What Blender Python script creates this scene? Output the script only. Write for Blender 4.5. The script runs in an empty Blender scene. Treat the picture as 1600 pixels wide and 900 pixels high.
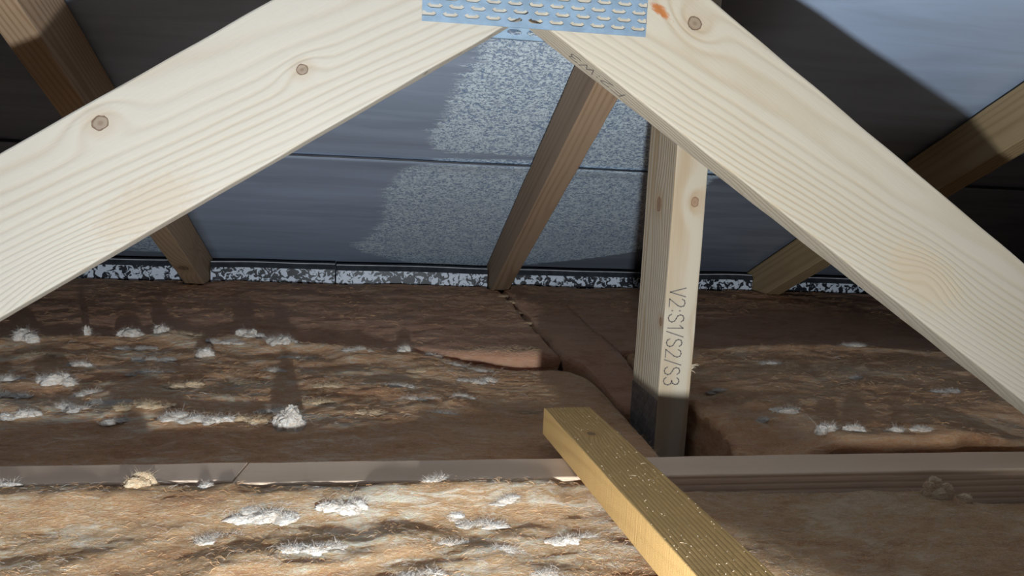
import bpy, math, random
import numpy as np
from mathutils import Vector, Matrix, noise

# ------------------------------------------------------------------ camera, light, exposure
S = bpy.context.scene
COL = S.collection
random.seed(7)
RNG = np.random.default_rng(11)

YAW, PITCH, ROLL, FPX = math.radians(9.84), math.radians(8.44), math.radians(2.70), 1249.0
_f = Vector((math.sin(YAW) * math.cos(PITCH), math.cos(YAW) * math.cos(PITCH), -math.sin(PITCH)))
_r = Vector((math.cos(YAW), -math.sin(YAW), 0))
_u = _r.cross(_f)
_r2 = _r * math.cos(ROLL) + _u * math.sin(ROLL)
_u2 = -_r * math.sin(ROLL) + _u * math.cos(ROLL)
cam_d = bpy.data.cameras.new('camera')
cam = bpy.data.objects.new('camera', cam_d)
COL.objects.link(cam)
cam.matrix_world = Matrix((_r2, _u2, -_f)).transposed().to_4x4()
cam_d.sensor_width = 36.0
cam_d.sensor_fit = 'HORIZONTAL'
cam_d.lens = 36.0 * FPX / 1600.0
cam_d.clip_start = 0.01
S.camera = cam

world = bpy.data.worlds.new('world')
S.world = world
world.use_nodes = True
bg = world.node_tree.nodes['Background']
bg.inputs[0].default_value = (1.0, 0.80, 0.62, 1)
bg.inputs[1].default_value = 0.018

# the hand torch, held low, just above the wool
lamp_d = bpy.data.lights.new('hand_torch', 'POINT')
lamp_d.energy = 31.0
lamp_d.shadow_soft_size = 0.011
lamp_d.color = (0.89, 0.955, 1.0)
lamp = bpy.data.objects.new('hand_torch', lamp_d)
lamp.location = (0.025, 0.0, -0.209)
COL.objects.link(lamp)

vs = S.view_settings
vs.view_transform = 'Standard'
vs.look = 'None'
vs.exposure = 0.0
vs.gamma = 1.0
vs.use_curve_mapping = False

# ------------------------------------------------------------------ shared dimensions (metres, eye at the origin)
FLOOR = -0.35
TANP = 0.478                       # pitch of the hip slope
FELT0 = 0.6076                     # height of the underlay above the eye at y = 0
def felt_z(y): return FELT0 - TANP * y

# ------------------------------------------------------------------ node helpers
class N:
    """tiny expression builder for shader maths"""
    def __init__(s, nt, sock): s.nt, s.s = nt, sock
    def _m(s, op, *a, clamp=False):
        n = s.nt.nodes.new('ShaderNodeMath'); n.operation = op; n.use_clamp = clamp
        for i, v in enumerate((s,) + a):
            if isinstance(v, N): s.nt.links.new(v.s, n.inputs[i])
            else: n.inputs[i].default_value = v
        return N(s.nt, n.outputs[0])
    def __add__(s, o): return s._m('ADD', o)
    __radd__ = __add__
    def __sub__(s, o): return s._m('SUBTRACT', o)
    def __rsub__(s, o): return (s * -1.0) + o
    def __mul__(s, o): return s._m('MULTIPLY', o)
    __rmul__ = __mul__
    def __truediv__(s, o): return s._m('DIVIDE', o)
    def __pow__(s, o): return s._m('POWER', o)
    def sqrt(s): return s._m('SQRT')
    def sin(s): return s._m('SINE')
    def exp(s): return s._m('EXPONENT')
    def abs(s): return s._m('ABSOLUTE')
    def clamp(s): return s._m('ADD', 0.0, clamp=True)
    def max(s, o): return s._m('MAXIMUM', o)
    def min(s, o): return s._m('MINIMUM', o)
    def ramp(s, a, b, c=0.0, d=1.0, smooth=True):
        n = s.nt.nodes.new('ShaderNodeMapRange'); n.clamp = True
        n.interpolation_type = 'SMOOTHSTEP' if smooth else 'LINEAR'
        s.nt.links.new(s.s, n.inputs[0])
        for i, v in enumerate((a, b, c, d)): n.inputs[i + 1].default_value = v
        return N(s.nt, n.outputs[0])

class Mat:
    def __init__(s, name, rough=0.8, metal=0.0, spec=0.3):
        s.m = bpy.data.materials.new(name); s.m.use_nodes = True
        s.nt = s.m.node_tree; s.b = s.nt.nodes['Principled BSDF']
        s.b.inputs['Roughness'].default_value = rough
        s.b.inputs['Metallic'].default_value = metal
        s.b.inputs['Specular IOR Level'].default_value = spec
        tc = s.nt.nodes.new('ShaderNodeTexCoord')
        s.P = tc.outputs['Object']
        sp = s.nt.nodes.new('ShaderNodeSeparateXYZ'); s.nt.links.new(s.P, sp.inputs[0])
        s.x, s.y, s.z = (N(s.nt, o) for o in sp.outputs)
    def vec(s, x, y, z):
        c = s.nt.nodes.new('ShaderNodeCombineXYZ')
        for i, v in enumerate((x, y, z)):
            if isinstance(v, N): s.nt.links.new(v.s, c.inputs[i])
            else: c.inputs[i].default_value = v
        return c.outputs[0]
    def noise(s, scale=(1, 1, 1), detail=3, rough=0.5, dist=0.0, off=0.0, vec=None):
        if vec is None:
            vec = s.vec(s.x * scale[0] + off, s.y * scale[1] + off, s.z * scale[2] + off)
        n = s.nt.nodes.new('ShaderNodeTexNoise')
        n.inputs['Scale'].default_value = 1.0
        n.inputs['Detail'].default_value = detail
        n.inputs['Roughness'].default_value = rough
        n.inputs['Distortion'].default_value = dist
        s.nt.links.new(vec, n.inputs['Vector'])
        return N(s.nt, n.outputs[0])
    def voro(s, scale, rnd=1.0):
        n = s.nt.nodes.new('ShaderNodeTexVoronoi'); n.feature = 'F1'
        n.inputs['Scale'].default_value = scale; n.inputs['Randomness'].default_value = rnd
        s.nt.links.new(s.P, n.inputs['Vector'])
        return N(s.nt, n.outputs['Distance'])
    def attr(s, name):
        n = s.nt.nodes.new('ShaderNodeAttribute'); n.attribute_name = name
        return N(s.nt, n.outputs['Fac'])
    def mix(s, f, a, b):
        n = s.nt.nodes.new('ShaderNodeMix'); n.data_type = 'RGBA'
        if isinstance(f, N): s.nt.links.new(f.s, n.inputs[0])
        else: n.inputs[0].default_value = f
        for i, c in ((6, a), (7, b)):
            if isinstance(c, tuple): n.inputs[i].default_value = (*c, 1)
            else: s.nt.links.new(c, n.inputs[i])
        return n.outputs[2]
    def color(s, c):
        if isinstance(c, tuple): s.b.inputs['Base Color'].default_value = (*c, 1)
        else: s.nt.links.new(c, s.b.inputs['Base Color'])
    def rough(s, r): s.nt.links.new(r.s, s.b.inputs['Roughness'])
    def bump(s, h, strength=0.5, dist=0.001):
        n = s.nt.nodes.new('ShaderNodeBump')
        n.inputs['Strength'].default_value = strength; n.inputs['Distance'].default_value = dist
        s.nt.links.new(h.s, n.inputs['Height'])
        s.nt.links.new(n.outputs[0], s.b.inputs['Normal'])

def wood(name, light, dark, spacing=0.0045, pith=(0.01, -0.05), lean=0.02, wob=0.012, amp=0.8,
         knots=(), stain=(), rough=0.72, fine=0.35, off=0.0, sawn=0.0, bumpd=0.0005, knotcol=(0.12, 0.072, 0.045)):
    """pine: growth rings about a leaning pith, bent round the knots; x runs along the timber"""
    m = Mat(name, rough, 0, 0.25)
    w1 = m.noise((2.2, 9, 9), 2, 0.5, 0, off)
    w2 = m.noise((7, 30, 30), 2, 0.5, 0, off + 3)
    yy = m.y - pith[0] + m.x * lean + (w1 - 0.5) * wob * 2 + (w2 - 0.5) * wob * 0.35
    zz = m.z - pith[1] + (w1 - 0.5) * wob
    r = (yy * yy + zz * zz).sqrt()
    kmask = None; halo = None
    for (ax, kx, kc, kr) in knots:
        swirl = kr < 0; kr = abs(kr)
        c = m.y if ax == 'z' else m.z
        dx = m.x - kx; dc = c - kc
        # ring bending round the knot, long along the grain
        e = ((dx * dx) / (kr * 4.2) ** 2 + (dc * dc) / (kr * 2.2) ** 2) * -1.0
        r = r + e.exp() * (kr * 1.35)
        if swirl: continue
        wv = m.noise((220, 220, 220), 2, 0.6, 0, kx * 9)
        d = (dx * dx * 0.8 + dc * dc * 1.15).sqrt() / kr + (wv - 0.5) * 0.45
        k = d.ramp(1.02, 0.88)
        ring = d.ramp(0.72, 0.95) * k
        h = d.ramp(3.0, 0.9)
        core = d.ramp(0.45, 0.1)
        k = (k * 0.55 + ring * 0.6 + core * 0.2)
        kmask = k if kmask is None else kmask.max(k)
        halo = h if halo is None else halo.max(h)
    ph = r * (2 * math.pi / spacing)
    line = (ph.sin() * 0.5 + 0.5) ** 2.4
    patch = m.noise((3, 14, 14), 3, 0.55, 0, off + 7)
    fib = m.noise((28, 700, 700), 3, 0.6, 0, off + 2)
    f = (line * amp * patch.ramp(0.30, 0.70, 0.30, 1.0) + (fib - 0.5) * fine + (patch - 0.5) * 0.35).clamp()
    col = m.mix(f, light, dark)
    if halo is not None:
        col = m.mix(halo * 0.35, col, tuple(a * b for a, b in zip(dark, (0.95, 0.82, 0.7))))
        col = m.mix(kmask.clamp(), col, knotcol)
    for (sx, sy, rx, ry, c, a) in stain:
        dx = (m.x - sx) / rx; dy = (m.y - sy) / ry
        wv = m.noise((130, 330, 130), 3, 0.65, 0.5, sx * 5)
        d = (dx * dx + dy * dy).sqrt() + (wv - 0.5) * 1.7
        col = m.mix(d.ramp(1.1, 0.55) * a, col, c)
    hgt = fib * 0.5 - line * 0.8
    if sawn > 0:
        sw = m.noise((900, 25, 25), 2, 0.5, 0, 5)
        sp = m.noise((1100, 1100, 1100), 2, 0.6, 0, 1)
        hgt = hgt + sw * sawn + sp * sawn
    if kmask is not None: hgt = hgt - kmask * 0.9
    m.color(col)
    m.bump(hgt, 0.6, bumpd)
    return m.m

# ------------------------------------------------------------------ object helpers
def tag(o, label=None, cat=None, group=None, kind=None):
    if label: o['label'] = label
    if cat: o['category'] = cat
    if group: o['group'] = group
    if kind: o['kind'] = kind
    return o

def empty(name, loc, label, cat, group=None):
    o = bpy.data.objects.new(name, None); COL.objects.link(o)
    o.location = loc; o.empty_display_size = 0.05
    return tag(o, label, cat, group)

def mesh(name, V, F, mat, parent=None, mw=None, smooth=False):
    me = bpy.data.meshes.new(name)
    me.from_pydata([tuple(v) for v in V], [], [tuple(f) for f in F])
    me.update()
    me.materials.append(mat)
    if smooth: me.polygons.foreach_set('use_smooth', [True] * len(me.polygons))
    o = bpy.data.objects.new(name, me); COL.objects.link(o)
    if parent is not None:
        o.parent = parent
        # parents are pure translations at build time
        o.matrix_parent_inverse = Matrix.Translation(-_wloc(parent))
    if mw is not None: o.matrix_world = mw if parent is None else mw
    if parent is not None and mw is not None:
        o.matrix_parent_inverse = Matrix.Identity(4)
        o.matrix_basis = _wmat(parent).inverted() @ mw
    return o

def _wmat(o):
    m = o.matrix_basis.copy()
    if o.parent is not None: m = _wmat(o.parent) @ o.matrix_parent_inverse @ m
    return m
def _wloc(o): return _wmat(o).to_translation()

def frame(O, ex, ez):
    ex = Vector(ex).normalized(); ez = Vector(ez).normalized(); ey = ez.cross(ex).normalized(); ez = ex.cross(ey)
    m = Matrix((ex, ey, ez)).transposed().to_4x4(); m.translation = Vector(O)
    return m

def timber(name, M, hy, hz, cut0, cut1, mat, parent=None, bev=0.0015, nseg=40, rag=0.0004, seed=0):
    """a sawn timber: M local frame (x along), half sizes hy, hz; cut planes (point, normal) in world"""
    prof = []
    for sy, sz, o in ((1, -1, 0), (1, 1, 1), (-1, 1, 0), (-1, -1, 1)):
        a = (sy * (hy - bev), sz * hz); b = (sy * hy, sz * (hz - bev)); mid = (sy * (hy - bev * .3), sz * (hz - bev * .3))
        prof += [b, mid, a] if o == 0 else [a, mid, b]
    # order the profile by angle
    prof.sort(key=lambda p: math.atan2(p[1] / hz, p[0] / hy))
    Mi = M.inverted()
    def cutx(cut, y, z):
        p = Mi @ Vector(cut[0]); n = Mi.to_3x3() @ Vector(cut[1])
        return p.x - (n.y * (y - p.y) + n.z * (z - p.z)) / n.x
    V, F = [], []
    k = len(prof)
    for i in range(nseg + 1):
        t = i / nseg
        for j, (y, z) in enumerate(prof):
            x = cutx(cut0, y, z) * (1 - t) + cutx(cut1, y, z) * t
            q = 1 + 0
            w = noise.noise(Vector((x * 22 + seed, y * 60, z * 60))) * rag
            V.append((x, y + (w if abs(y) > hy * .5 else 0) * (-1 if y > 0 else 1), z + w * (-1 if z > 0 else 1)))
    for i in range(nseg):
        for j in range(k):
            a, b = i * k + j, i * k + (j + 1) % k
            F.append((a, b, b + k, a + k))
    F.append(tuple(range(k - 1, -1, -1)))
    F.append(tuple(range(nseg * k, nseg * k + k)))
    return mesh(name, V, F, mat, parent, M)

def box(name, lo, hi, mat, parent=None, bev=0.0):
    (x0, y0, z0), (x1, y1, z1) = lo, hi
    V = [(x, y, z) for x in (x0, x1) for y in (y0, y1) for z in (z0, z1)]
    F = [(0, 1, 3, 2), (4, 6, 7, 5), (0, 4, 5, 1), (2, 3, 7, 6), (0, 2, 6, 4), (1, 5, 7, 3)]
    return mesh(name, V, F, mat, parent)

# stroke lettering: thin inked strokes lying on a face
GL = {'F': [[(0, 0), (0, 1)], [(0, 1), (.6, 1)], [(0, .52), (.45, .52)]],
      '2': [[(.02, .8), (.12, .95), (.32, 1), (.52, .93), (.58, .75), (.5, .55), (.02, 0), (.6, 0)]],
      ':': [[(.1, .18), (.1, .26)], [(.1, .66), (.1, .74)]],
      'W': [[(0, 1), (.2, 0), (.42, .8), (.64, 0), (.84, 1)]],
      '3': [[(.03, .85), (.15, .97), (.32, 1), (.5, .92), (.54, .76), (.45, .58), (.25, .53)],
            [(.25, .53), (.48, .48), (.58, .28), (.5, .08), (.3, 0), (.12, .03), (0, .16)]],
      'V': [[(0, 1), (.32, 0), (.64, 1)]],
      'S': [[(.56, .84), (.44, .97), (.28, 1), (.1, .93), (.04, .76), (.12, .6), (.3, .52), (.5, .42), (.58, .24), (.48, .06), (.28, 0), (.1, .05), (0, .2)]],
      '1': [[(.05, .78), (.25, 1), (.25, 0)]],
      '/': [[(0, -.05), (.4, 1.05)]]}
ADV = {'W': 1.02, ':': .36, '1': .5, '/': .55, 'V': .8}
def lettering(text, M, h, mat, parent, sw=0.0008, xs=1.0):
    """M: x = reading direction, y = up of the letters, z = out of the face"""
    V, F = [], []
    cx = 0.0
    for ch in text:
        for st in GL[ch]:
            pts = [Vector(((cx + p[0]) * h * xs, p[1] * h, 0)) for p in st]
            for a, b in zip(pts, pts[1:]):
                d = (b - a); L = d.length
                if L < 1e-6: continue
                d /= L; nrm = Vector((-d.y, d.x, 0)) * sw * .5
                a2 = a - d * sw * .3; b2 = b + d * sw * .3
                i = len(V)
                V += [a2 - nrm, a2 + nrm, b2 + nrm, b2 - nrm]
                V += [v + Vector((0, 0, 0.00012)) for v in V[i:i + 4]]
                F += [(i + 4, i + 7, i + 6, i + 5), (i, i + 4, i + 5, i + 1), (i + 1, i + 5, i + 6, i + 2), (i + 2, i + 6, i + 7, i + 3), (i + 3, i + 7, i + 4, i)]
        cx += ADV.get(ch, .78)
    return mesh('lettering', V, F, mat, parent, M)

def nail_plate(M, w, h, px, pz, sl, sh, t, mat, parent, stagger=0.28, name='nail_plate'):
    """toothed connector plate with punched slots; M: x along the slots, y up, z out"""
    V, F = [], []
    def quad(x0, x1, y0, y1):
        if x1 - x0 < 1e-6: return
        i = len(V); V.extend([(x0, y0, t), (x1, y0, t), (x1, y1, t), (x0, y1, t)]); F.append((i, i + 1, i + 2, i + 3))
    nr = int((h - 0.3 * pz) / pz)
    y0 = (h - (nr - 1) * pz) / 2
    prev = 0.0
    for r in range(nr):
        yc = y0 + r * pz; a, b = yc - sh / 2, yc + sh / 2
        quad(0, w, prev, a); prev = b
        off = (r % 2) * stagger * px + 0.3 * px
        cur = 0.0
        c = off - px
        while c < w + px:
            xa, xb = max(0, c - sl / 2), min(w, c + sl / 2)
            if xb > 0 and xa < w and xb - xa > 1e-5:
                quad(cur, xa, a, b); cur = xb
                q = sh * 0.38
                i = len(V)
                ring = []
                if c - sl / 2 > 0: ring += [(xa, b - q), (xa, a + q), (xa + q * 1.6, a)]
                else: ring += [(xa, b), (xa, a)]
                if c + sl / 2 < w: ring += [(xb - q * 1.6, a), (xb, a + q), (xb, b - q), (xb - q * 1.6, b)]
                else: ring += [(xb, a), (xb, b)]
                if c - sl / 2 > 0: ring += [(xa + q * 1.6, b)]
                n = len(ring)
                V.extend([(p[0], p[1], t) for p in ring]); V.extend([(p[0], p[1], 0) for p in ring])
                for k in range(n): F.append((i + k, i + (k + 1) % n, i + n + (k + 1) % n, i + n + k))
                # small corner webs close the slot ends
                for (cx_, cy_), p1, p2 in (((xa, a), (xa, a + q), (xa + q * 1.6, a)), ((xa, b), (xa, b - q), (xa + q * 1.6, b)),
                                           ((xb, a), (xb, a + q), (xb - q * 1.6, a)), ((xb, b), (xb, b - q), (xb - q * 1.6, b))):
                    if (cx_ == xa and c - sl / 2 <= 0) or (cx_ == xb and c + sl / 2 >= w): continue
                    j = len(V); V.extend([(cx_, cy_, t), (*p1, t), (*p2, t)]); F.append((j, j + 1, j + 2))
                # the punched tooth, bent inward along one long side of the slot
                j = len(V)
                V.extend([(xa + q * 1.6, b, t), (xb - q * 1.6, b, t), (xb - q * 2.2, b - sh * .30, t * .15), (xa + q * 2.2, b - sh * .30, t * .15)])
                F.append((j, j + 1, j + 2, j + 3))
            c += px
        quad(cur, w, a, b)
    quad(0, w, prev, h)
    i = len(V)
    V.extend([(0, 0, 0), (w, 0, 0), (w, h, 0), (0, h, 0), (0, 0, t), (w, 0, t), (w, h, t), (0, h, t)])
    for k in range(4): F.append((i + k, i + (k + 1) % 4, i + 4 + (k + 1) % 4, i + 4 + k))
    return mesh(name, V, F, mat, parent, M)

# ------------------------------------------------------------------ materials
def felt_material():
    m = Mat('roof_underlay', 0.5, 0, 0.4)
    fr = m.attr('frost')
    big = m.noise((4, 22, 22), 4, 0.6, 0.4)
    brk = m.noise((16, 110, 110), 4, 0.65, 0.5, 4)
    mask = (fr + (brk - 0.5) * 0.95 + (big - 0.5) * 0.5).ramp(0.38, 0.72)
    sp = m.noise((230, 260, 260), 2, 0.65, 0.9, 2)
    sp2 = m.noise((60, 60, 60), 3, 0.6, 0, 9)
    drop = (sp + (sp2 - 0.5) * 0.22).ramp(0.36, 0.56)
    wipe = m.noise((3, 26, 26), 4, 0.6, 0.6, 12)
    base = m.mix(wipe.ramp(0.3, 0.7), (0.20, 0.23, 0.29), (0.28, 0.315, 0.38))
    wet = m.mix(drop, (0.26, 0.36, 0.56), (0.78, 0.91, 1.0))
    fine = m.attr('mist')
    c = m.mix(fine * (0.8 + (wipe - 0.5) * 0.9), base, (0.50, 0.63, 0.85))
    c = m.mix(mask * 0.96, c, wet)
    m.color(c)
    m.rough(mask * 0.15 + 0.5)
    m.bump(drop * mask + wipe * 0.12 + sp2 * 0.05, 0.6, 0.0022)
    return m.m

def tray_material():
    m = Mat('frosted_black_plastic', 0.4, 0, 0.5)
    n = m.noise((88, 88, 88), 2, 0.55, 1.1)
    b = m.noise((9, 9, 9), 2, 0.5, 0, 5)
    d = (n + (b - 0.5) * 0.25).ramp(0.475, 0.535)
    m.color(m.mix(d, (0.018, 0.022, 0.032), (0.72, 0.80, 0.92)))
    m.bump(d, 0.5, 0.001)
    return m.m

def wool_material(name, a, b, c, w, white=0.5, off=0.0, torn=None):
    """glass wool: matted brown layers with paler torn fibre showing through"""
    m = Mat(name, 0.95, 0, 0.1)
    v = m.vec(m.x * 9 + off, m.y * 16 + off, m.z * 40)
    big = m.noise(detail=4, rough=0.6, dist=0.8, vec=v)
    v2 = m.vec(m.x * 34 + off, m.y * 95 + off, m.z * 160)
    mid = m.noise(detail=5, rough=0.65, dist=1.2, vec=v2)
    v3 = m.vec(m.x * 170 + off, m.y * 520, m.z * 700)
    fib = m.noise(detail=4, rough=0.7, dist=1.5, vec=v3)
    pit = m.noise((210, 210, 210), 3, 0.6, 0.6, 3)
    f = (big * 0.7 + mid * 0.5 - 0.1)
    col = m.mix(f.ramp(0.34, 0.52), a, b)
    col = m.mix(f.ramp(0.50, 0.70), col, c)
    wm = (big * 0.5 + mid * 0.6 + fib * 0.25 - 0.2 + white * 0.16).ramp(0.56, 0.74)
    if torn: wm = wm * (m.x + (big - 0.5) * 0.3).ramp(torn[0], torn[1], 1.0, 0.25)
    col = m.mix(wm, col, w)
    col = m.mix(fib.ramp(0.35, 0.65) * 0.28, col, w)
    col = m.mix(pit.ramp(0.70, 0.78) * 0.5, col, tuple(k * 0.5 for k in a))
    m.color(col)
    m.bump(mid * 0.8 + fib * 0.6 + pit * 0.3, 1.0, 0.009)
    m.b.inputs['Subsurface Weight'].default_value = 0.55
    m.b.inputs['Subsurface Radius'].default_value = (1.0, 0.55, 0.30)
    m.b.inputs['Subsurface Scale'].default_value = 0.012
    m.b.inputs['Sheen Weight'].default_value = 0.35
    m.b.inputs['Sheen Roughness'].default_value = 0.6
    m.b.inputs['Sheen Tint'].default_value = (1.0, 0.66, 0.38, 1)
    return m.m

def plain(name, col, rough=0.8, metal=0.0, vary=0.15, scale=60, spec=0.3):
    m = Mat(name, rough, metal, spec)
    n = m.noise((scale, scale, scale), 3, 0.6)
    m.color(m.mix(n.ramp(0.3, 0.7), tuple(k * (1 - vary) for k in col), tuple(min(1, k * (1 + vary)) for k in col)))
    m.bump(n, 0.2, 0.0004)
    return m.m

M_FELT = felt_material()
M_TRAY = tray_material()
M_LIP_LAPSHADE = plain('black_plastic_lip_and_lap_shade', (0.03, 0.034, 0.042), 0.5, vary=0.3)
M_FELTEDGE = plain('felt_cut_edge', (0.55, 0.56, 0.58), 0.8)
M_STEEL = plain('galvanised_steel', (0.22, 0.31, 0.41), 0.42, 0.25, 0.12, 90, 0.5)
M_INK = plain('grey_stamp_ink', (0.17, 0.15, 0.135), 0.9, vary=0.3, scale=900)
M_BOARD = plain('plasterboard', (0.30, 0.25, 0.20), 0.9)
WOOL_A, WOOL_B, WOOL_C, WOOL_W = (0.52, 0.21, 0.085), (0.74, 0.38, 0.19), (0.86, 0.55, 0.31), (0.95, 0.83, 0.66)
M_WOOL = wool_material('glass_wool', WOOL_A, WOOL_B, WOOL_C, WOOL_W, 0.6, 0.0, (-0.05, 0.15))
M_WOOLFAR = wool_material('glass_wool_matted', (0.46, 0.20, 0.12), (0.62, 0.32, 0.21), (0.72, 0.43, 0.30), (0.80, 0.58, 0.44), -0.3, 4.0)
M_WOOLNEAR = wool_material('glass_wool_torn', (0.40, 0.18, 0.07), (0.56, 0.33, 0.16), (0.68, 0.475, 0.28), (0.86, 0.77, 0.63), 0.6, 9.0, (0.16, 0.34))
def fibre_material(name, a, b):
    m = Mat(name, 0.95, 0, 0.1)
    n1 = m.noise((160, 320, 320), 4, 0.65, 1.0); n2 = m.noise((600, 1100, 1100), 3, 0.6, 1.5, 3)
    m.color(m.mix((n1 * 0.6 + n2 * 0.4).ramp(0.35, 0.62), b, a))
    m.bump(n1 * 0.6 + n2 * 0.5, 0.9, 0.003)
    return m.m
M_FIBRE = fibre_material('white_glass_fibre', (0.93, 0.90, 0.85), (0.72, 0.57, 0.43))
M_FIBRETAN = plain('tan_glass_fibre', (0.80, 0.45, 0.23), 0.9, vary=0.35, scale=30)
M_FIBRECREAM = fibre_material('cream_glass_fibre', (0.82, 0.68, 0.48), (0.66, 0.42, 0.23))

# ------------------------------------------------------------------ the setting: floor, hip slope
fl = box('floor', (-2.2, -0.7, FLOOR - 0.0125), (2.6, 2.1, FLOOR), M_BOARD); tag(fl, kind='structure')

RAFT = [(-0.363, -0.327), (0.237, 0.273), (0.837, 0.873)]
def sag(x):
    s = 0.0
    k = (x - 0.255) / 0.6
    fr = k - math.floor(k)
    return math.sin(math.pi * fr) * 0.006

def smooth(a, b, x):
    t = max(0.0, min(1.0, (x - a) / (b - a))); return t * t * (3 - 2 * t)
def poly(xs, ys, x): return float(np.interp(x, xs, ys))

def frost(x, y):
    """where condensation still stands on the underlay (x along the eaves, y towards them)"""
    if -0.327 < x < 0.255:                                   # bay wiped on its left
        b = poly([0.70, 0.95, 0.98, 1.06, 1.14, 1.19, 1.235, 1.258, 1.275, 1.30, 1.37, 1.45, 1.52, 1.575, 1.62, 1.655, 1.70, 1.72],
                 [0.16, 0.13, 0.12, 0.10, 0.09, 0.075, 0.085, 0.10, 0.05, 0.035, 0.015, 0.012, 0.008, -0.015, -0.045, -0.03, 0.03, 0.09], y)
        v = smooth(b - 0.05, b + 0.045, x)
        if 1.245 < y < 1.262: v *= 0.25
        return v * (1 - 0.5 * smooth(1.0, 0.9, y))
    if 0.255 <= x < 0.70:
        e = poly([0.9, 1.3, 1.55, 1.62, 1.66, 1.72], [0.56, 0.55, 0.56, 0.53, 0.45, 0.30], y)
        v = (1 - smooth(e - 0.02, e + 0.03, x)) * (1 - smooth(0.44, 0.50, x) * smooth(1.12, 1.05, y))
        return v * (1 - smooth(0.98, 0.90, y)) * (1 - 0.6 * smooth(0.0, 0.02, 0.012 - abs(y - 1.30 - 0.2 * (x - 0.4))) * smooth(0.36, 0.5, x))
    if x <= -0.345:
        return smooth(1.72, 1.66, y) * smooth(1.45, 1.55, y)
    return 0.0
def mist(x, y):
    if -0.327 < x < 0.255: return 0.40 + 0.18 * smooth(1.2, 1.4, y)
    return smooth(1.16, 1.04, y) * smooth(0.40, 0.50, x) + 0.9 * smooth(1.0, 0.9, y) * smooth(-0.2, -0.3, x)

def sheet(name, x0, x1, y0, y1, inset, parent, nx, ny, th=0.0012):
    """one strip of underlay, a thin sagging membrane lying on the rafters"""
    V, F, fr, mi = [], [], [], []
    for side in (0, 1):
        for j in range(ny + 1):
            y = y0 + (y1 - y0) * j / ny
            for i in range(nx + 1):
                x = x0 + (x1 - x0) * i / nx
                d = inset(x, y) - (0.0 if side == 0 else -0.0012) + sag(x)
                w = noise.noise(Vector((x * 5, y * 9, 3))) * 0.002
                V.append((x, y, felt_z(y) - inset(x, y) - w * 0.5 + sag(x) * 0 + side * th + 0.0005))
                fr.append(frost(x, y)); mi.append(mist(x, y))
    n1 = (nx + 1) * (ny + 1)
    for j in range(ny):
        for i in range(nx):
            a = j * (nx + 1) + i
            F.append((a, a + nx + 1, a + nx + 2, a + 1))
            F.append((n1 + a, n1 + a + 1, n1 + a + nx + 2, n1 + a + nx + 1))
    for i in range(nx):
        a = i; F.append((a, a + 1, n1 + a + 1, n1 + a))
        a = ny * (nx + 1) + i; F.append((a + 1, a, n1 + a, n1 + a + 1))
    o = mesh(name, V, F, M_FELT, parent, smooth=True)
    o.data.materials.append(M_LIP_LAPSHADE)  # black on the sheet rims: painted shade for the dark gap at the lap
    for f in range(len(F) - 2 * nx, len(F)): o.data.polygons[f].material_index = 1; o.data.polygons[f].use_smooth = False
    for nm, dat in (('frost', fr), ('mist', mi)):
        at = o.data.attributes.new(nm, 'FLOAT', 'POINT'); at.data.foreach_set('value', dat)
    return o
def lapline(x): return 1.256 + 0.002 * math.sin(x * 9) + 0.0015 * math.sin(x * 23)
ceil = bpy.data.objects.new('ceiling', None); COL.objects.link(ceil); ceil.location = (0.2, 1.95, felt_z(1.95)); tag(ceil, kind='structure')
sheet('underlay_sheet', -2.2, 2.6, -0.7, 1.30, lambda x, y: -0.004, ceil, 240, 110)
def low_in(x, y):
    return -0.003 + 0.006 * smooth(1.30, 1.255, y)
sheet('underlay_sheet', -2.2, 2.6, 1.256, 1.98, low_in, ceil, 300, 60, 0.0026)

# ------------------------------------------------------------------ jack rafters under the hip slope
PINE_L, PINE_D = (0.80, 0.69, 0.53), (0.60, 0.43, 0.26)
def rafter(xa, xb, label, mat, seed):
    xm = (xa + xb) / 2
    sl = math.sqrt(1 + TANP ** 2)
    d = 0.072
    ex = Vector((0, 1, -TANP)).normalized(); ez = Vector((-1, 0, 0))
    # centre line hangs half a depth under the felt, measured square to the slope
    nrm = Vector((0, TANP, 1)).normalized()
    O = Vector((xm, 1.0, felt_z(1.0))) - nrm * (d / 2 + 0.004)
    r = empty('jack_rafter', (xm, 1.85, FLOOR), label, 'rafter', 'jack rafters of the hip slope')
    timber('timber', frame(O, ex, ez), d / 2, (xb - xa) / 2, ((xm, -0.55, 0), (0, -1, 0)), ((xm, 0, FLOOR + 0.001), (0, 0, 1)), mat, r, 0.0015, 60, 0.0005, seed)
    return r
W_RAFT1 = wood('rafter_pine_a', (0.40, 0.28, 0.18), (0.26, 0.16, 0.09), 0.006, (0.02, -0.03), 0.03, 0.012, 0.8, [('y', 0.62, 0.0, 0.010)], off=2)
W_RAFT2 = wood('rafter_pine_b', (0.36, 0.25, 0.165), (0.20, 0.12, 0.065), 0.008, (0.03, -0.012), 0.02, 0.01, 0.6, [], off=5)
W_RAFT3 = wood('rafter_pine_c', (0.40, 0.29, 0.16), (0.28, 0.19, 0.095), 0.006, (0.02, -0.03), 0.01, 0.01, 0.7, [], off=8)
rafter(*RAFT[0], 'brown rafter at far left, crossing behind the left sloping web', W_RAFT1, 1)
rafter(*RAFT[1], 'brown grooved rafter in the middle, between the sloping webs', W_RAFT2, 5)
rafter(*RAFT[2], 'tan rafter at far right, crossing behind the right sloping web', W_RAFT3, 9)

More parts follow.
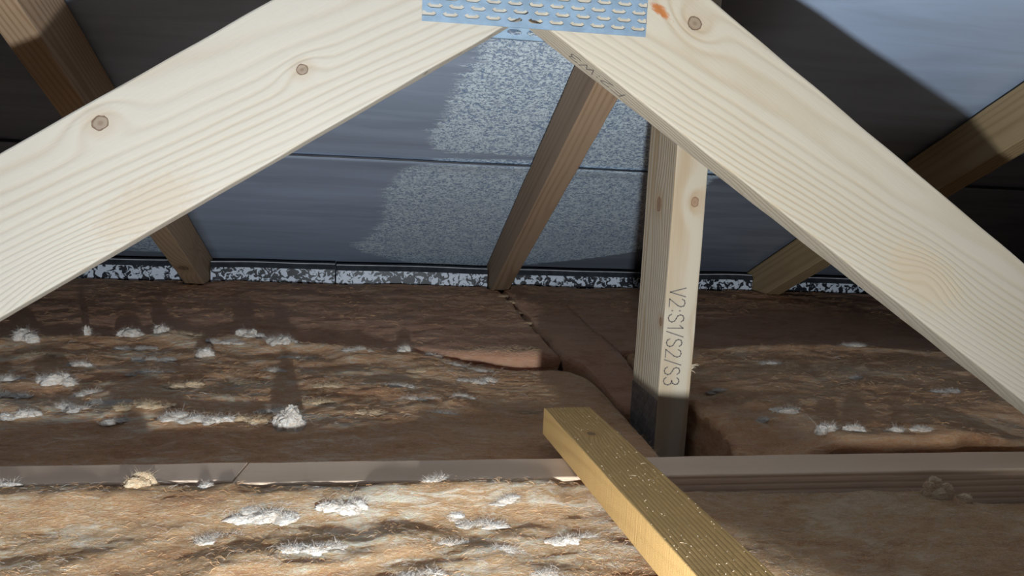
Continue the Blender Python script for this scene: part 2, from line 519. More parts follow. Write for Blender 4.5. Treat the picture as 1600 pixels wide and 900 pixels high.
# ------------------------------------------------------------------ eaves trays
def tray(x0, x1, label, top=-0.2125, seed=0, tilt=0.0):
    r = empty('eaves_tray', ((x0 + x1) / 2, 1.66, FLOOR), label, 'eaves tray', 'eaves trays along the foot of the slope')
    n = max(4, int((x1 - x0) / 0.02))
    def ribbon(name, prof, mat):
        V, F = [], []
        for i in range(n + 1):
            x = x0 + (x1 - x0) * i / n
            w = noise.noise(Vector((x * 7, seed, 0))) * 0.003 + tilt * (x - x0)
            for (y, z) in prof: V.append((x, y + w * .6, z + w))
        k = len(prof)
        for i in range(n):
            for j in range(k):
                a, b = i * k + j, i * k + (j + 1) % k
                F.append((a, a + k, b + k, b))
        F.append(tuple(range(k))); F.append(tuple(range(n * k + k - 1, n * k - 1, -1)))
        return mesh(name, V, F, mat, r)
    t = top
    ribbon('upstand', [(1.660, FLOOR), (1.660, t - 0.008), (1.664, t - 0.008), (1.664, FLOOR)], M_TRAY)
    ribbon('lip', [(1.657, t - 0.0095), (1.662, t), (1.690, t + 0.002), (1.690, t - 0.003), (1.663, t - 0.0095)], M_LIP_LAPSHADE)
    ribbon('bright_edge', [(1.664, t + 0.0003), (1.664, t + 0.0018), (1.667, t + 0.0018), (1.667, t + 0.0003)], M_FELTEDGE)
    return r
tray(-1.15, -0.366, 'short frosted black eaves tray left of the far left rafter', -0.211, 1)
tray(-0.324, -0.0815, 'frosted black eaves tray just right of the far left rafter', -0.2105, 2)
tray(-0.0785, 0.234, 'frosted black eaves tray ending at the left of the middle rafter', -0.211, 3)
tray(0.276, 0.834, 'long frosted black eaves tray running behind the post', -0.212, 4)
tray(0.876, 1.6, 'dim frosted eaves tray right of the far right rafter', -0.213, 5)

# ------------------------------------------------------------------ the near truss: two webs meeting under a nail plate
TY0, TY1 = 0.62, 0.66
TA = math.radians(32.65)
ca, sa = math.cos(TA), math.sin(TA)
WD = 0.0965
APX = 0.1105
truss = empty('roof_truss', (APX, 0.64, -0.2525), 'pale inverted V of two pine webs under a steel nail plate', 'truss')
FY = Vector((0, -1, 0))
low_l = Vector((-0.10, 0.64, 0.0476 - 0.0643)); low_r = Vector((0.36, 0.64, 0.1902 - 0.647 * 0.36))
OL = low_l + Vector((-sa, 0, ca)) * (WD / 2)
OR = low_r + Vector((sa, 0, ca)) * (WD / 2)
ML = frame(OL, (ca, 0, sa), FY); MR = frame(OR, (ca, 0, -sa), FY)
def loc(M, p): return M.inverted() @ Vector(p)
def kn(M, p, r):
    q = loc(M, (p[0], TY0, p[1])); return ('z', q.x, q.y, r)
qs = loc(ML, (-0.165, TY0, -0.040)); qs2 = loc(MR, (0.47, TY0, -0.075))
qr = loc(MR, (0.214, TY0, 0.127))
PALE, PALED = (0.405, 0.378, 0.330), (0.345, 0.292, 0.222)
W_LEFT = wood('web_pine_left', PALE, PALED, 0.0044, (0.05, -0.055), 0.10, 0.018, 0.58,
              [kn(ML, (-0.195, 0.019), 0.0056), kn(ML, (-0.056, 0.065), 0.0042), kn(ML, (-0.22, -0.10), -0.012)],
              [(qs.x, qs.y, 0.045, 0.020, (0.36, 0.27, 0.18), 0.30)], 0.7, 0.22, 1.0)
W_RIGHT = wood('web_pine_right', (0.425, 0.378, 0.305), (0.345, 0.27, 0.172), 0.0036, (0.035, -0.04), -0.10, 0.014, 0.6,
               [kn(MR, (0.243, 0.120), 0.0058), ('z', loc(MR, (0.47, 0, -0.088)).x, -0.012, -0.0075)],
               [(qr.x, qr.y, 0.011, 0.004, (0.36, 0.12, 0.03), 0.95), (qs2.x, qs2.y, 0.05, 0.025, (0.46, 0.34, 0.20), 0.35)], 0.7, 0.22, 4.0)
cutA = ((APX, 0.64, 0), (1, 0, 0))
cutF = ((0, 0, -0.2522), (0, 0, 1))
webl = timber('web', ML, WD / 2, 0.02, cutF, ((APX - 0.0004, 0.64, 0), (1, 0, 0)), W_LEFT, truss, 0.0016, 70, 0.0006, 3)
webr = timber('web', MR, WD / 2, 0.02, ((APX + 0.0004, 0.64, 0), (1, 0, 0)), cutF, W_RIGHT, truss, 0.0016, 70, 0.0006, 6)
nail_plate(frame((0.0301, TY0 - 0.0001, 0.1058), (1, 0, 0.004), (0, -1, 0)), 0.1732, 0.100, 0.0162, 0.0059, 0.0114, 0.0036, 0.0012, M_STEEL, truss)
nail_plate(frame((0.1925, TY1 + 0.0001, 0.1035), (-1, 0, 0), (0, 1, 0)), 0.1732, 0.100, 0.0162, 0.0059, 0.0114, 0.0036, 0.0012, M_STEEL, truss)
# stamp on the underside of the right web (reads up the slope)
dn = Vector((-sa, 0, -ca))
ps = Vector((0.1945, 0.6335, 0)); ps.z = low_r.z - math.tan(TA) * (ps.x - low_r.x)
lettering('F2:W3', frame(ps + dn * 0.0002, (-ca, 0, sa), dn), 0.0152, M_INK, webr, 0.0010)
# faint ink ticks on the underside of the left web, seen edge on
dnl = Vector((sa, 0, -ca))
pl = Vector((0.034, 0.634, 0)); pl.z = low_l.z + math.tan(TA) * (pl.x - low_l.x)
def ticks():
    V, F = [], []
    M = frame(pl + dnl * 0.0002, (ca, 0, sa), dnl)
    for (x0, y0, x1, y1) in ((0, -.006, .002, .008), (.012, -.004, .022, -.003), (.020, .003, .030, .004), (.031, -.005, .0325, .006), (.040, -.003, .0415, .006), (.046, .002, .055, .003), (.058, -.006, .0595, .006)):
        d = Vector((x1 - x0, y1 - y0, 0)).normalized(); n = Vector((-d.y, d.x, 0)) * .0006
        i = len(V); a = Vector((x0, y0, 0)); b = Vector((x1, y1, 0))
        V += [a - n, a + n, b + n, b - n]; F.append((i, i + 3, i + 2, i + 1))
    mesh('ink_mark', V, F, M_INK, webl, M)
ticks()
# torn slivers at the joint
def strand_mesh(strands):
    """strands: list of (points, width); each becomes a thin three-sided fibre"""
    V, F = [], []
    for pts, w in strands:
        n = len(pts); base = len(V)
        for i, p in enumerate(pts):
            d = (pts[min(i + 1, n - 1)] - pts[max(i - 1, 0)])
            d = d / (np.linalg.norm(d) + 1e-9)
            a = np.cross(d, (0.3, 0.5, 0.81)); a /= (np.linalg.norm(a) + 1e-9)
            b = np.cross(d, a)
            ww = w * (1 - 0.75 * i / (n - 1))
            for k in range(3):
                an = 2.0944 * k
                V.append(p + (a * math.cos(an) + b * math.sin(an)) * ww)
        for i in range(n - 1):
            for k in range(3):
                q = base + i * 3; k2 = (k + 1) % 3
                F.append((q + k, q + k2, q + 3 + k2, q + 3 + k))
        F.append((base + 2, base + 1, base))
    return V, F
W_SPLIT = plain('fresh_split_pine', (0.60, 0.50, 0.36), 0.8)
st = []
for k in range(7):
    p = np.array([APX - 0.004 + 0.0032 * k + random.uniform(-.001, .001), 0.6186 + random.uniform(0, .02), 0.1085 - 0.0008 * k])
    L = random.uniform(0.005, 0.011)
    q = p + np.array([random.uniform(-.002, .005), random.uniform(-.004, .002), -L])
    st.append(([p, (p + q) / 2 + np.array([.0008, 0, 0]), q], random.uniform(.0004, .0009)))
mesh('split_wood', *strand_mesh(st), W_SPLIT, webr)

# ------------------------------------------------------------------ the boards along the near edge of the far bay
W_BRD1 = wood('board_pine_left', (0.72, 0.54, 0.40), (0.60, 0.42, 0.29), 0.006, (0.0, 0.2), 0.0, 0.004, 0.6, [], off=3, rough=0.6)
W_BRD2 = wood('board_pine_right', (0.72, 0.54, 0.39), (0.58, 0.42, 0.27), 0.006, (0.0, 0.2), 0.0, 0.004, 0.6, [], off=6, rough=0.6)
BT = -0.2525
def board(x0, x1, ya, yb, zt, c0, c1, label, mat, seed):
    o = timber('floor_joist', frame(((x0 + x1) / 2, (ya + yb) / 2, (zt + FLOOR) / 2), (1, 0, 0), (0, 0, 1)), (yb - ya) / 2, (zt - FLOOR) / 2 - 0.0003,
               ((x0, (ya + yb) / 2, 0), c0), ((x1, (ya + yb) / 2, 0), c1), mat, None, 0.0015, 50, 0.0005, seed)
    return tag(o, label, 'joist', 'pine joists lying across the wool')
board(-1.1, -0.1045, 0.6285, 0.667, BT, (1, 0, 0), (1, -0.15, 0), 'short end of pine joist at lower left, cut off at an angle', W_BRD1, 2)
board(-0.1035, 1.3, 0.622, 0.667, BT - 0.0003, (1, -0.15, 0), (1, 0, 0), 'long pine joist running to the right under the loose batten', W_BRD2, 4)

# ------------------------------------------------------------------ the stamped post
PX0, PX1, PY0, PY1 = 0.305, 0.341, 0.80, 0.887
post = empty('truss_post', ((PX0 + PX1) / 2, (PY0 + PY1) / 2, FLOOR), 'upright pine post stamped with grey lettering, dark nail plate at its foot', 'post')
OP = Vector(((PX0 + PX1) / 2, (PY0 + PY1) / 2, 0))
MP = frame(OP, (0, 0, 1), (0, -1, 0))           # local x up, y to the left face, z to the front face
kf = loc(MP, (0.329, PY0, -0.025)); ks = loc(MP, (PX0, 0.842, -0.030))
kd = loc(MP, (PX0, 0.81, -0.155))
W_POST = wood('post_pine', (0.49, 0.425, 0.33), (0.385, 0.265, 0.145), 0.0062, (0.006, -0.02), 0.03, 0.007, 0.85,
              [('z', kf.x, kf.y, 0.0048), ('y', ks.x, ks.z, 0.0075), ('y', kd.x, kd.z, 0.0045)], off=11, knotcol=(0.22, 0.11, 0.06))
pt = timber('timber', MP, (PX1 - PX0) / 2, (PY1 - PY0) / 2, ((0, 0, FLOOR + 0.0005), (0, 0, 1)),
            ((0, 0.84, felt_z(0.84) - 0.012), (0, TANP, 1)), W_POST, post, 0.0012, 60, 0.0004, 12)
lettering('V2:S1/S2/S3', frame((PX0 + 0.0045, PY0 - 0.0002, -0.1165), (0, 0, -1), (0, -1, 0)), 0.0175, M_INK, pt, 0.0012, 0.84)
M_STEELD = plain('dull_steel', (0.24, 0.225, 0.21), 0.55, 0.4, 0.2, 90, 0.4)
nail_plate(frame((PX0 - 0.0001, PY0 + 0.001, -0.335), (0, 0, 1), (-1, 0, 0)), 0.094, 0.084, 0.0085, 0.0042, 0.0060, 0.0021, 0.0011, M_STEELD, post)
st = []
for k in range(5):
    p = np.array([PX1 - 0.0005, PY0 + 0.001, -0.2005 - 0.0016 * k])
    q = p + np.array([random.uniform(.004, .009), random.uniform(-.003, 0), random.uniform(-.003, .004)])
    st.append(([p, (p + q) / 2 + np.array([0, 0, .0008]), q], .0006))
mesh('splinter', *strand_mesh(st), W_SPLIT, post)

# ------------------------------------------------------------------ glass wool
def fbm(x, y, s, o=0.0, oct=4):
    return noise.fractal(Vector((x * s + o, y * s * 1.5 - o, o)), 1.0, 2.0, oct)

class Batt:
    def __init__(self, name, label, x0, x1, front, back, top, mat, nu, nv, seed, edge=0.02, rag=0.006, base=FLOOR, group='glass wool batts', end=None):
        self.end = end or (edge, edge)
        self.top, self.front, self.back, self.x0, self.x1 = top, front, back, x0, x1
        self.seed = seed; self.edge = edge; self.base = base
        cx = (x0 + x1) / 2
        self.o = empty('insulation_batt', (cx, (front(cx) + back(cx)) / 2, base), label, 'insulation', group)
        V, F = [], []
        for j in range(nv + 1):
            v = j / nv
            for i in range(nu + 1):
                u = i / nu
                x = x0 + (x1 - x0) * u
                y = front(x) * (1 - v) + back(x) * v
                V.append((x + (noise.noise(Vector((y * 30, seed, 1))) * rag if i in (0, nu) else 0), y, self.z(x, y)))
        def vid(i, j): return j * (nu + 1) + i
        for j in range(nv):
            for i in range(nu):
                F.append((vid(i, j), vid(i + 1, j), vid(i + 1, j + 1), vid(i, j + 1)))
        ring = [(i, 0) for i in range(nu)] + [(nu, j) for j in range(nv)] + [(i, nv) for i in range(nu, 0, -1)] + [(0, j) for j in range(nv, 0, -1)]
        prev = [vid(*r) for r in ring]
        NR = 9
        for k in range(1, NR + 1):
            cur = []
            for (i, j) in ring:
                x, y, z = V[vid(i, j)]
                t = k / NR
                nx = (-1 if i == 0 else 1 if i == nu else 0); ny = (-1 if j == 0 else 1 if j == nv else 0)
                zz = z * (1 - t) + base * t
                w = (noise.noise(Vector((x * 28 + seed, y * 28, zz * 95))) * rag + noise.noise(Vector((x * 90 + seed, y * 90, zz * 260))) * rag * .5 - rag * .9) * (1 if k < NR else 0.6)
                cur.append(len(V)); V.append((x + nx * w, y + ny * w, zz + 0.0003))
            n = len(ring)
            for a in range(n):
                b = (a + 1) % n
                F.append((prev[a], cur[a], cur[b], prev[b]))
            prev = cur
        self.body = mesh('batt', V, F, mat, self.o, smooth=True)
    def z(self, x, y):
        e = self.edge
        d = min((x - self.x0) * e / self.end[0], (self.x1 - x) * e / self.end[1], y - self.front(x), self.back(x) - y)
        t = max(0.0, min(1.0, d / e))
        drop = (1 - math.sqrt(max(0.0, 1 - (1 - t) ** 2))) * e * 0.55
        return self.top(x, y) - drop
    def fuzz(self, n, wmin, wmax, lmin, lmax, mat, ylo, yhi, xlo, xhi, up=0.5, name='loose_fibres', seed=0, patch=True):
        """short fibres standing off the matted surface"""
        rng = np.random.default_rng(self.seed + 100 + seed)
        P = []
        c = 0
        while len(P) < n and c < n * 5:
            c += 1
            x = rng.uniform(xlo, xhi); y = rng.uniform(ylo, yhi)
            if not (self.x0 < x < self.x1 and self.front(x) < y < self.back(x)): continue
            if patch and noise.noise(Vector((x * 14, y * 22, self.seed))) < rng.uniform(-0.5, 0.45): continue
            P.append((x, y, self.z(x, y)))
        P = np.array(P); n = len(P); K = 5
        a = rng.normal(0, 0.6, n) + np.where(rng.random(n) < .5, math.pi, 0)
        L = rng.uniform(lmin, lmax, n)
        d = np.stack([np.cos(a), np.sin(a) * .7, np.zeros(n)], 1)
        sd = np.stack([-d[:, 1], d[:, 0], np.zeros(n)], 1)
        lift = L * rng.random(n) ** 2 * up
        cur = rng.normal(0, .35, n); cur2 = rng.normal(0, .12, n)
        t = np.linspace(0, 1, K)[None, :, None]
        Lx = L[:, None, None]
        pts = P[:, None, :] + d[:, None, :] * Lx * t + sd[:, None, :] * Lx * (cur[:, None, None] * t * t + cur2[:, None, None] * np.sin(t * 7))
        pts[:, :, 2] += -0.0008 + 0.001 * np.sin(t[:, :, 0] * 2.6) + lift[:, None] * np.sin(t[:, :, 0] * 2.3)
        w = rng.uniform(wmin, wmax, n)[:, None, None] * (1 - .7 * t)
        # ribbon stands at a random roll about the fibre
        ro = rng.uniform(0, math.pi, n)[:, None, None]
        off = (sd[:, None, :] * np.cos(ro) + np.array([0, 0, 1.0])[None, None, :] * np.sin(ro)) * w
        V = np.stack([pts - off, pts + off], 2).reshape(-1, 3)
        b = (np.arange(n) * K * 2)[:, None] + (np.arange(K - 1) * 2)[None, :]
        F = np.stack([b, b + 1, b + 3, b + 2], 2).reshape(-1, 4)
        o = mesh(name, V.tolist(), F.tolist(), mat, self.o); tag(o, kind='stuff')
        return o
    def tuft(self, x, y, w, h, mat=None, n=None, seed=0, depth=None, rough=1.0, strands=1.0, fringe=0.14):
        """a torn tuft of fibre pulled up out of the batt: a few ragged lobes with a fine fringe"""
        rng = np.random.default_rng(int(abs(x * 7919 + y * 104729) * 100) + seed)
        d = depth if depth else w * 0.5
        V, F = [], []
        tall = h >= .45 * w and rough > .5
        nl = 6 if tall else 1 if rough < .5 else 1 + int(min(5, w / 0.011))
        lobes = []
        for k in range(nl):
            u = (k + .5) / nl - .5 if nl > 1 else 0
            lx = x + u * w * .8 + rng.normal(0, w * .04); ly = y + rng.normal(0, d * .2)
            lh = h * (rng.uniform(.45, .9) if k != nl // 2 else 1.0); lw = w / nl * rng.uniform(1.3, 2.1) if nl > 1 else w
            if tall:
                lx = x + rng.uniform(-.32, .32) * w; ly = y + rng.uniform(-.25, .25) * d; lw = w * rng.uniform(.35, .6); lh = h * rng.uniform(.6, 1.15)
            lobes.append((lx, ly, self.z(lx, ly), lw, d * rng.uniform(.6, 1.0), lh))
        nth, nph = 30, 12
        for (lx, ly, lz, lw, ld, lh) in lobes:
            b0 = len(V)
            for j in range(nph + 1):
                ph = j / nph * math.pi / 2
                for i in range(nth):
                    th = 2 * math.pi * i / nth
                    cx, cy, cz = math.cos(th) * math.cos(ph), math.sin(th) * math.cos(ph), math.sin(ph)
                    q = Vector((cx * 1.3 + lx * 400, cy * 1.3 + ly * 400, cz * 1.3 + seed))
                    rr = 1 + rough * (0.42 * noise.noise(q) + 0.30 * noise.noise(q * 2.7) + 0.24 * noise.noise(q * 6.5) + 0.16 * noise.noise(q * 14))
                    V.append((lx + cx * lw * .55 * rr, ly + cy * ld * .5 * rr, lz - 0.0015 + (cz ** 0.7) * lh * .70 * (.68 + .32 * rr)))
            for j in range(nph):
                for i in range(nth):
                    a, b = b0 + j * nth + i, b0 + j * nth + (i + 1) % nth
                    F.append((a, b, b + nth, a + nth))
        # fine fringe of curling fibres, thin ribbons
        n = n or int(650 * strands * (0.4 + w / 0.03))
        li = rng.integers(len(lobes), size=n); LB = np.array(lobes)[li]
        th = rng.uniform(0, 2 * math.pi, n); ph = np.arcsin(rng.random(n) ** .6) * 0.97
        p = np.stack([LB[:, 0] + np.cos(th) * np.cos(ph) * LB[:, 3] * .5, LB[:, 1] + np.sin(th) * np.cos(ph) * LB[:, 4] * .46, LB[:, 2] - .001 + np.sin(ph) ** .8 * LB[:, 5] * .62], 1)
        Lk = (np.minimum(LB[:, 5], .011) * rng.uniform(.2, 1.0, n) ** 1.3 + LB[:, 3] * .15 + .0012) * fringe * 1.7
        dr = np.stack([np.cos(th) * 1.0, np.sin(th) * .6, .05 + np.sin(ph) * .6], 1) + rng.normal(0, .8, (n, 3))
        dr /= np.linalg.norm(dr, axis=1)[:, None]
        bend = rng.normal(0, 1.6, (n, 3)) * Lk[:, None]; bend[:, 2] -= .3 * Lk
        K = 5; t = np.linspace(0, 1, K)[None, :, None]
        pts = p[:, None, :] + dr[:, None, :] * Lk[:, None, None] * t + bend[:, None, :] * t * t * .8
        sd = np.cross(dr, rng.normal(0, 1, (n, 3))); sd /= (np.linalg.norm(sd, axis=1)[:, None] + 1e-9)
        off = sd[:, None, :] * rng.uniform(.00006, .00014, n)[:, None, None] * (1 - .7 * t)
        b = len(V)
        V += np.stack([pts - off, pts + off], 2).reshape(-1, 3).tolist()
        q = b + (np.arange(n) * K * 2)[:, None] + (np.arange(K - 1) * 2)[None, :]
        F += np.stack([q, q + 1, q + 3, q + 2], 2).reshape(-1, 4).tolist()
        return mesh('tuft', V, F, mat or M_FIBRE, self.o, smooth=True)

# near batt: in front of the joist
def near_top(x, y):
    z = -0.2635 - 0.10 * max(0.0, 0.605 - y) + 0.0030 * fbm(x, y, 9, 1.3) + 0.0026 * fbm(x, y, 26, 5) + 0.0016 * fbm(x * .5, y * 1.7, 70, 2)
    z += (0.0080 * smooth(0.03, -0.03, x) + 0.0015 * smooth(-.08, -.14, x) + 0.012 * smooth(-0.02, 0.02, x) * smooth(0.158, 0.14, x) + 0.0055 * smooth(0.138, 0.155, x) + 0.003) * smooth(0.57, 0.605, y) * smooth(0.23, 0.20, x)
    z -= 0.008 * smooth(0.20, 0.55, x)
    z -= 0.010 * smooth(0.50, 0.56, x) * smooth(0.55, 0.61, y)
    # peeled layer with a crease below it
    yc = 0.512 + 0.11 * (x + 0.06) + 0.006 * math.sin(x * 60)
    if -0.13 < x < 0.06: z += 0.006 * smooth(yc - 0.003, yc + 0.004, y) * smooth(yc + 0.06, yc + 0.01, y) * smooth(-0.13, -0.09, x) * smooth(0.06, 0.02, x)
    return z
def near_back(x): return 0.6215 if x > -0.1 else 0.628
NEAR = Batt('near', 'torn tan and white glass wool in the foreground, before the joist', -0.80, 1.05, lambda x: 0.30, lambda x: near_back(x) - 0.0015 + 0.0010 * math.sin(x * 40), near_top, M_WOOLNEAR, 420, 90, 3, 0.014, 0.005)
NEAR.fuzz(5000, .00006, .00012, .003, .012, M_FIBRE, .40, .625, -.34, .62, .30)
NEAR.fuzz(16000, .00007, .00016, .002, .008, M_FIBRETAN, .40, .625, -.34, .7, .35, seed=1, patch=False)
for (x, y, w, h, d) in [(-0.078, .586, .050, .007, .020), (-0.020, .588, .036, .010, .016), (0.105, .588, .022, .005, .010), (0.150, .545, .032, .005, .014), (0.085, .571, .030, .004, .012),
                        (0.066, .580, .022, .004, .010), (-0.04, .533, .040, .005, .014), (-0.11, .560, .036, .003, .012), (0.028, .503, .040, .005, .016), (-.16, .50, .05, .004, .02),
                        (0.12, .50, .035, .004, .014), (.06, .545, .028, .003, .010), (-.27, .622, .030, .006, .012), (.052, .613, .018, .006, .008), (.098, .53, .025, .003, .01)]:
    NEAR.tuft(x, y, w, h, M_FIBRE, depth=d, strands=1.5)
NEAR.tuft(-.178, .617, .022, .012, M_FIBRECREAM, depth=.012, rough=.8, fringe=.12)
NEAR.tuft(-.172, .622, .016, .017, M_FIBRECREAM, depth=.009, rough=.45, fringe=.08)
NEAR.tuft(-.125, .618, .012, .006, M_FIBRE, depth=.008)
for (x, y, w, h) in [(.491, .604, .018, .027), (.5025, .603, .013, .021), (.497, .603, .020, .014), (.522, .600, .013, .012)]:
    NEAR.tuft(x, y, w, h, M_FIBRECREAM, depth=.012, fringe=.06, rough=.49)

# middle batt: behind the joist, up to the post
MB_X = [-1.2, -.5, -.38, -.30, -.17, -.12, -.05, .04, .10, .15, .235, .262, .280, .291]
MB_Y = [1.16, 1.14, 1.165, 1.19, 1.165, 1.14, 1.12, 1.105, 1.07, 1.05, 1.045, 1.035, 1.00, .93]
def mid_back(x): return poly(MB_X, MB_Y, x) + 0.004 * math.sin(x * 55)
def mid_top(x, y):
    z = -0.2655 + 0.024 * max(0.0, y - .75) + 0.004 * fbm(x, y, 7, 3.1) * smooth(.25, .1, x) + 0.0042 * fbm(x, y, 17, 8) * smooth(.2, .05, x) + 0.0012 * fbm(x * .5, y * 1.7, 60, 2)
    z -= 0.008 * smooth(.05, .2, x)
    z += 0.006 * math.exp(-((y - (mid_back(x) - .03)) / .03) ** 2) * smooth(.05, -.05, x)
    # ridge of lifted wool at left, where the torch rakes over the joist
    yr = .815 + .02 * math.sin(x * 14)
    z += (0.008 * smooth(.02, -.10, x)) * math.exp(-((y - yr) / .028) ** 2) * (0.7 + 0.5 * math.sin(x * 31 + 1))
    z += 0.009 * math.exp(-((x + .235) / .05) ** 2 - ((y - .83 - .12 * (x + .235)) / .022) ** 2)
    z -= 0.004 * smooth(.75, .69, y)
    return z
MID = Batt('mid', 'brown glass wool with raised white tufts, between joist and post', -1.2, 0.290, lambda x: .6705, mid_back, mid_top, M_WOOL, 380, 120, 7, 0.022, 0.006)
MID.fuzz(4000, .00008, .00016, .004, .014, M_FIBRE, .72, 1.2, -.62, .28, .30)
MID.fuzz(14000, .0001, .0002, .003, .010, M_FIBRETAN, .68, 1.2, -.62, .29, .35, seed=1, patch=False)
for (x, y, w, h, d) in [(-.452, 1.12, .030, .017, .02), (-.384, 1.145, .008, .020, .008), (-.337, 1.165, .038, .020, .02), (-.294, 1.17, .020, .014, .014), (-.26, 1.16, .05, .006, .02),
                        (-.168, 1.145, .044, .018, .02), (-.126, 1.115, .046, .014, .024), (-.216, 1.06, .022, .014, .014), (-.347, .935, .040, .018, .02), (-.216, .925, .050, .012, .02),
                        (-.079, .795, .036, .030, .022), (.037, 1.085, .024, .012, .014), (.085, 1.072, .030, .010, .014), (.108, 1.03, .030, .005, .014), (.122, .962, .040, .005, .016), (.145, .975, .022, .006, .012),
                        (.177, .858, .032, .003, .010), (-.225, .828, .050, .006, .024), (-.157, .80, .040, .008, .02), (-.118, .805, .034, .010, .018), (-.247, .803, .026, .006, .014), (-.346, 1.01, .030, .008, .014),
                        (-.276, 1.05, .052, .006, .02), (-.342, .825, .034, .008, .02), (.028, .925, .040, .004, .014), (.074, .84, .040, .003, .014), (-.40, .945, .03, .01, .016), (-.19, .80, .03, .006, .016),
                        (-.30, .85, .04, .007, .02), (-.05, .93, .03, .004, .012), (-.12, 1.0, .035, .005, .014), (.06, 1.0, .03, .004, .012), (-.30, .90, .03, .006, .014), (.10, .90, .03, .004, .012), (.0, .83, .035, .004, .012),
                        (-.40, 1.05, .06, .004, .02), (-.31, 1.10, .05, .004, .02), (-.20, 1.12, .06, .004, .02), (-.10, 1.06, .05, .003, .018), (-.02, 1.08, .04, .004, .016), (-.26, .98, .05, .004, .018), (-.15, .95, .045, .003, .016), (-.06, .87, .05, .004, .016), (.05, .88, .04, .003, .014), (-.38, .89, .05, .006, .02), (-.27, .87, .06, .005, .02), (.14, 1.01, .03, .004, .012), (-.10, .84, .04, .005, .016)]:
    cream = h < .0045 and RNG.random() < .35 or (x, y) in ((-.216, .925), (-.225, .828), (-.26, 1.16), (-.118, .805))
    MID.tuft(x, y, w, h, M_FIBRECREAM if cream else M_FIBRE, depth=d, strands=1.4)

# far batt: matted layer up to the eaves trays
SEAM = .257
def far_front(x): return mid_back(x) + 0.006
def farr_front(x):
    return poly([.258, .262, .280, .293, .300, .345, .352, .40, 1.7], [1.046, 1.042, 1.012, .95, .897, .897, 1.09, 1.10, 1.12], x) + .001
def far_back(x):
    for a, b in RAFT:
        if a - .012 < x < b + .012: return 1.6555 - .045 * smooth(a - .012, a, x) * smooth(b + .012, b, x)
    return 1.6555
def far_top(x, y):
    z = -0.2525 + 0.010 * max(0.0, y - 1.1) + 0.003 * fbm(x, y, 6, 6.1) + 0.0022 * fbm(x, y, 20, 4) + 0.0008 * fbm(x * .5, y * 1.6, 60, 1)
    z -= 0.009 * smooth(.10, .0, x) * smooth(1.30, 1.12, y)
    z += 0.005 * math.exp(-((x - .18) / .07) ** 2) * smooth(1.2, 1.05, y)
    z -= 0.028 * smooth(1.06, .90, y) * smooth(.24, .29, x)
    z += 0.004 * smooth(SEAM, SEAM + .01, x) * smooth(1.2, 1.4, y)
    return z
FAR = Batt('far', 'matted brown glass wool at the back, left of the middle rafter foot', -1.6, SEAM - .001, far_front, far_back, far_top, M_WOOLFAR, 320, 100, 13, 0.012, 0.003, end=(.012, .003))
FARR = Batt('farr', 'dark matted glass wool at the back, behind the post', SEAM + .001, 1.7, farr_front, far_back, far_top, M_WOOLFAR, 260, 100, 14, 0.012, 0.003, end=(.003, .012))
FAR.fuzz(8000, .0001, .00024, .003, .012, M_FIBRETAN, 1.04, 1.64, -.7, .25, .3, patch=False)
FAR.fuzz(500, .0001, .0002, .004, .012, M_FIBRECREAM, 1.05, 1.09, .10, .25, .4, seed=2, patch=False)
FARR.fuzz(5000, .0001, .00024, .003, .012, M_FIBRETAN, .90, 1.64, .25, 1.0, .3, patch=False)
for (x, y, w, h, d) in [(.250, 1.53, .020, .005, .014), (.250, 1.46, .014, .004, .012), (.248, 1.38, .030, .003, .016), (.250, 1.275, .012, .003, .01)]:
    FAR.tuft(x, y, w, h, M_FIBRECREAM, depth=d)

# right batt: beyond the joist, right of the post, its near face torn
def right_top(x, y):
    z = -0.2405 + 0.003 * fbm(x, y, 7, 9.1) + 0.002 * fbm(x, y, 22, 2) + 0.0012 * fbm(x * .5, y * 1.7, 60, 7)
    z -= 0.012 * smooth(.46, .37, x) * (0.6 + .6 * fbm(x, y, 30, 3))
    z -= 0.014 * smooth(.74, .695, y) * smooth(.46, .38, x)
    z -= 0.010 * smooth(.58, .66, x) * smooth(.78, .70, y)
    z += 0.004 * math.exp(-((y - 1.06) / .02) ** 2)
    return z
RIGHT = Batt('right', 'dim brown glass wool right of the post with a torn front edge', .349, 1.35, lambda x: .673 + .002 * math.sin(x * 37) + .012 * smooth(.56, .60, x),
             lambda x: poly([.345, .5, .575, .72, .80, 1.35], [1.05, 1.06, 1.08, 1.085, 1.05, .98], x), right_top, M_WOOL, 260, 90, 17, 0.012, 0.003)
RIGHT.fuzz(900, .00008, .00016, .004, .014, M_FIBRE, .69, 1.1, .36, .95, .3)
RIGHT.fuzz(6000, .0001, .0002, .003, .010, M_FIBRETAN, .69, 1.1, .35, .95, .35, seed=1, patch=False)
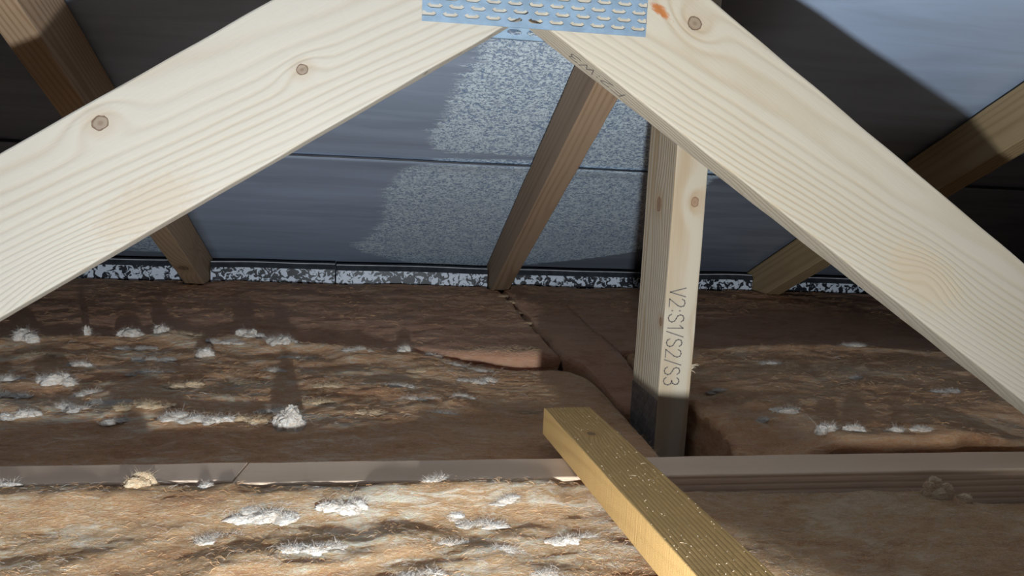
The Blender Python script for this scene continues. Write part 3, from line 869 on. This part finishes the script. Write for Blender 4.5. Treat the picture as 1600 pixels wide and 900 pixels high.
for (x, y, w, h, d) in [(.437, .765, .032, .007, .016), (.446, .700, .024, .012, .012), (.472, .696, .022, .010, .010), (.517, .697, .022, .008, .010), (.545, .697, .026, .006, .010), (.71, 1.07, .05, .006, .02),
                        (.521, .97, .035, .006, .016), (.40, .745, .014, .006, .01), (.60, .90, .02, .004, .012), (.68, .83, .04, .004, .018), (.40, .86, .02, .004, .01)]:
    RIGHT.tuft(x, y, w, h, M_FIBRE, depth=d, strands=1.2)

# ------------------------------------------------------------------ the loose batten
W_BATT = wood('batten_pine', (0.60, 0.375, 0.145), (0.41, 0.235, 0.08), 0.0030, (0.05, -0.012), 0.02, 0.004, 0.55,
              [('z', 0.079, -0.002, 0.0038)], off=21, sawn=0.9, rough=0.8, bumpd=0.0007, knotcol=(0.13, 0.09, 0.07))
bt = empty('loose_batten', (0.19, 0.645, BT), 'sawn yellow batten lying loose across the joist, one end in the foreground', 'batten')
A = Vector((0.1636, .730, -.2265)); B = Vector((0.1836, .403, -.2238))
bx = (B - A).normalized()
side = Vector((1, 0.055, 0)).normalized()
bz = bx.cross(side).normalized()
if bz.z < 0: bz = -bz
wB, tB = .0470, .0262
by = bz.cross(bx)                       # points to the batten's own left or right
cen = A + side * (wB / 2) - bz * (tB / 2)
MB = frame(cen, bx, bz)
timber('timber', MB, wB / 2, tB / 2, (A, (bx.x, bx.y, 0)), (A + bx * .62, bx), W_BATT, bt, 0.0010, 50, 0.0004, 8)
# sawdust and shavings on it
st = []
rng = np.random.default_rng(4)
Mn = np.array(MB)
for k in range(170):
    u = rng.uniform(.0, .36); v = rng.uniform(-wB / 2, wB / 2) * .97
    p = np.array(MB @ Vector((u, v, tB / 2 + .0002)))
    a = rng.uniform(0, 6.28); L = rng.uniform(.0005, .0013) if k > 4 else rng.uniform(.003, .006)
    q = p + np.array([math.cos(a) * L, math.sin(a) * L, rng.uniform(0, .0006)])
    st.append(([p, (p + q) / 2 + np.array([0, 0, .0003]), q], rng.uniform(.00012, .00028)))
tag(mesh('sawdust', *strand_mesh(st), W_SPLIT, bt), kind='stuff')
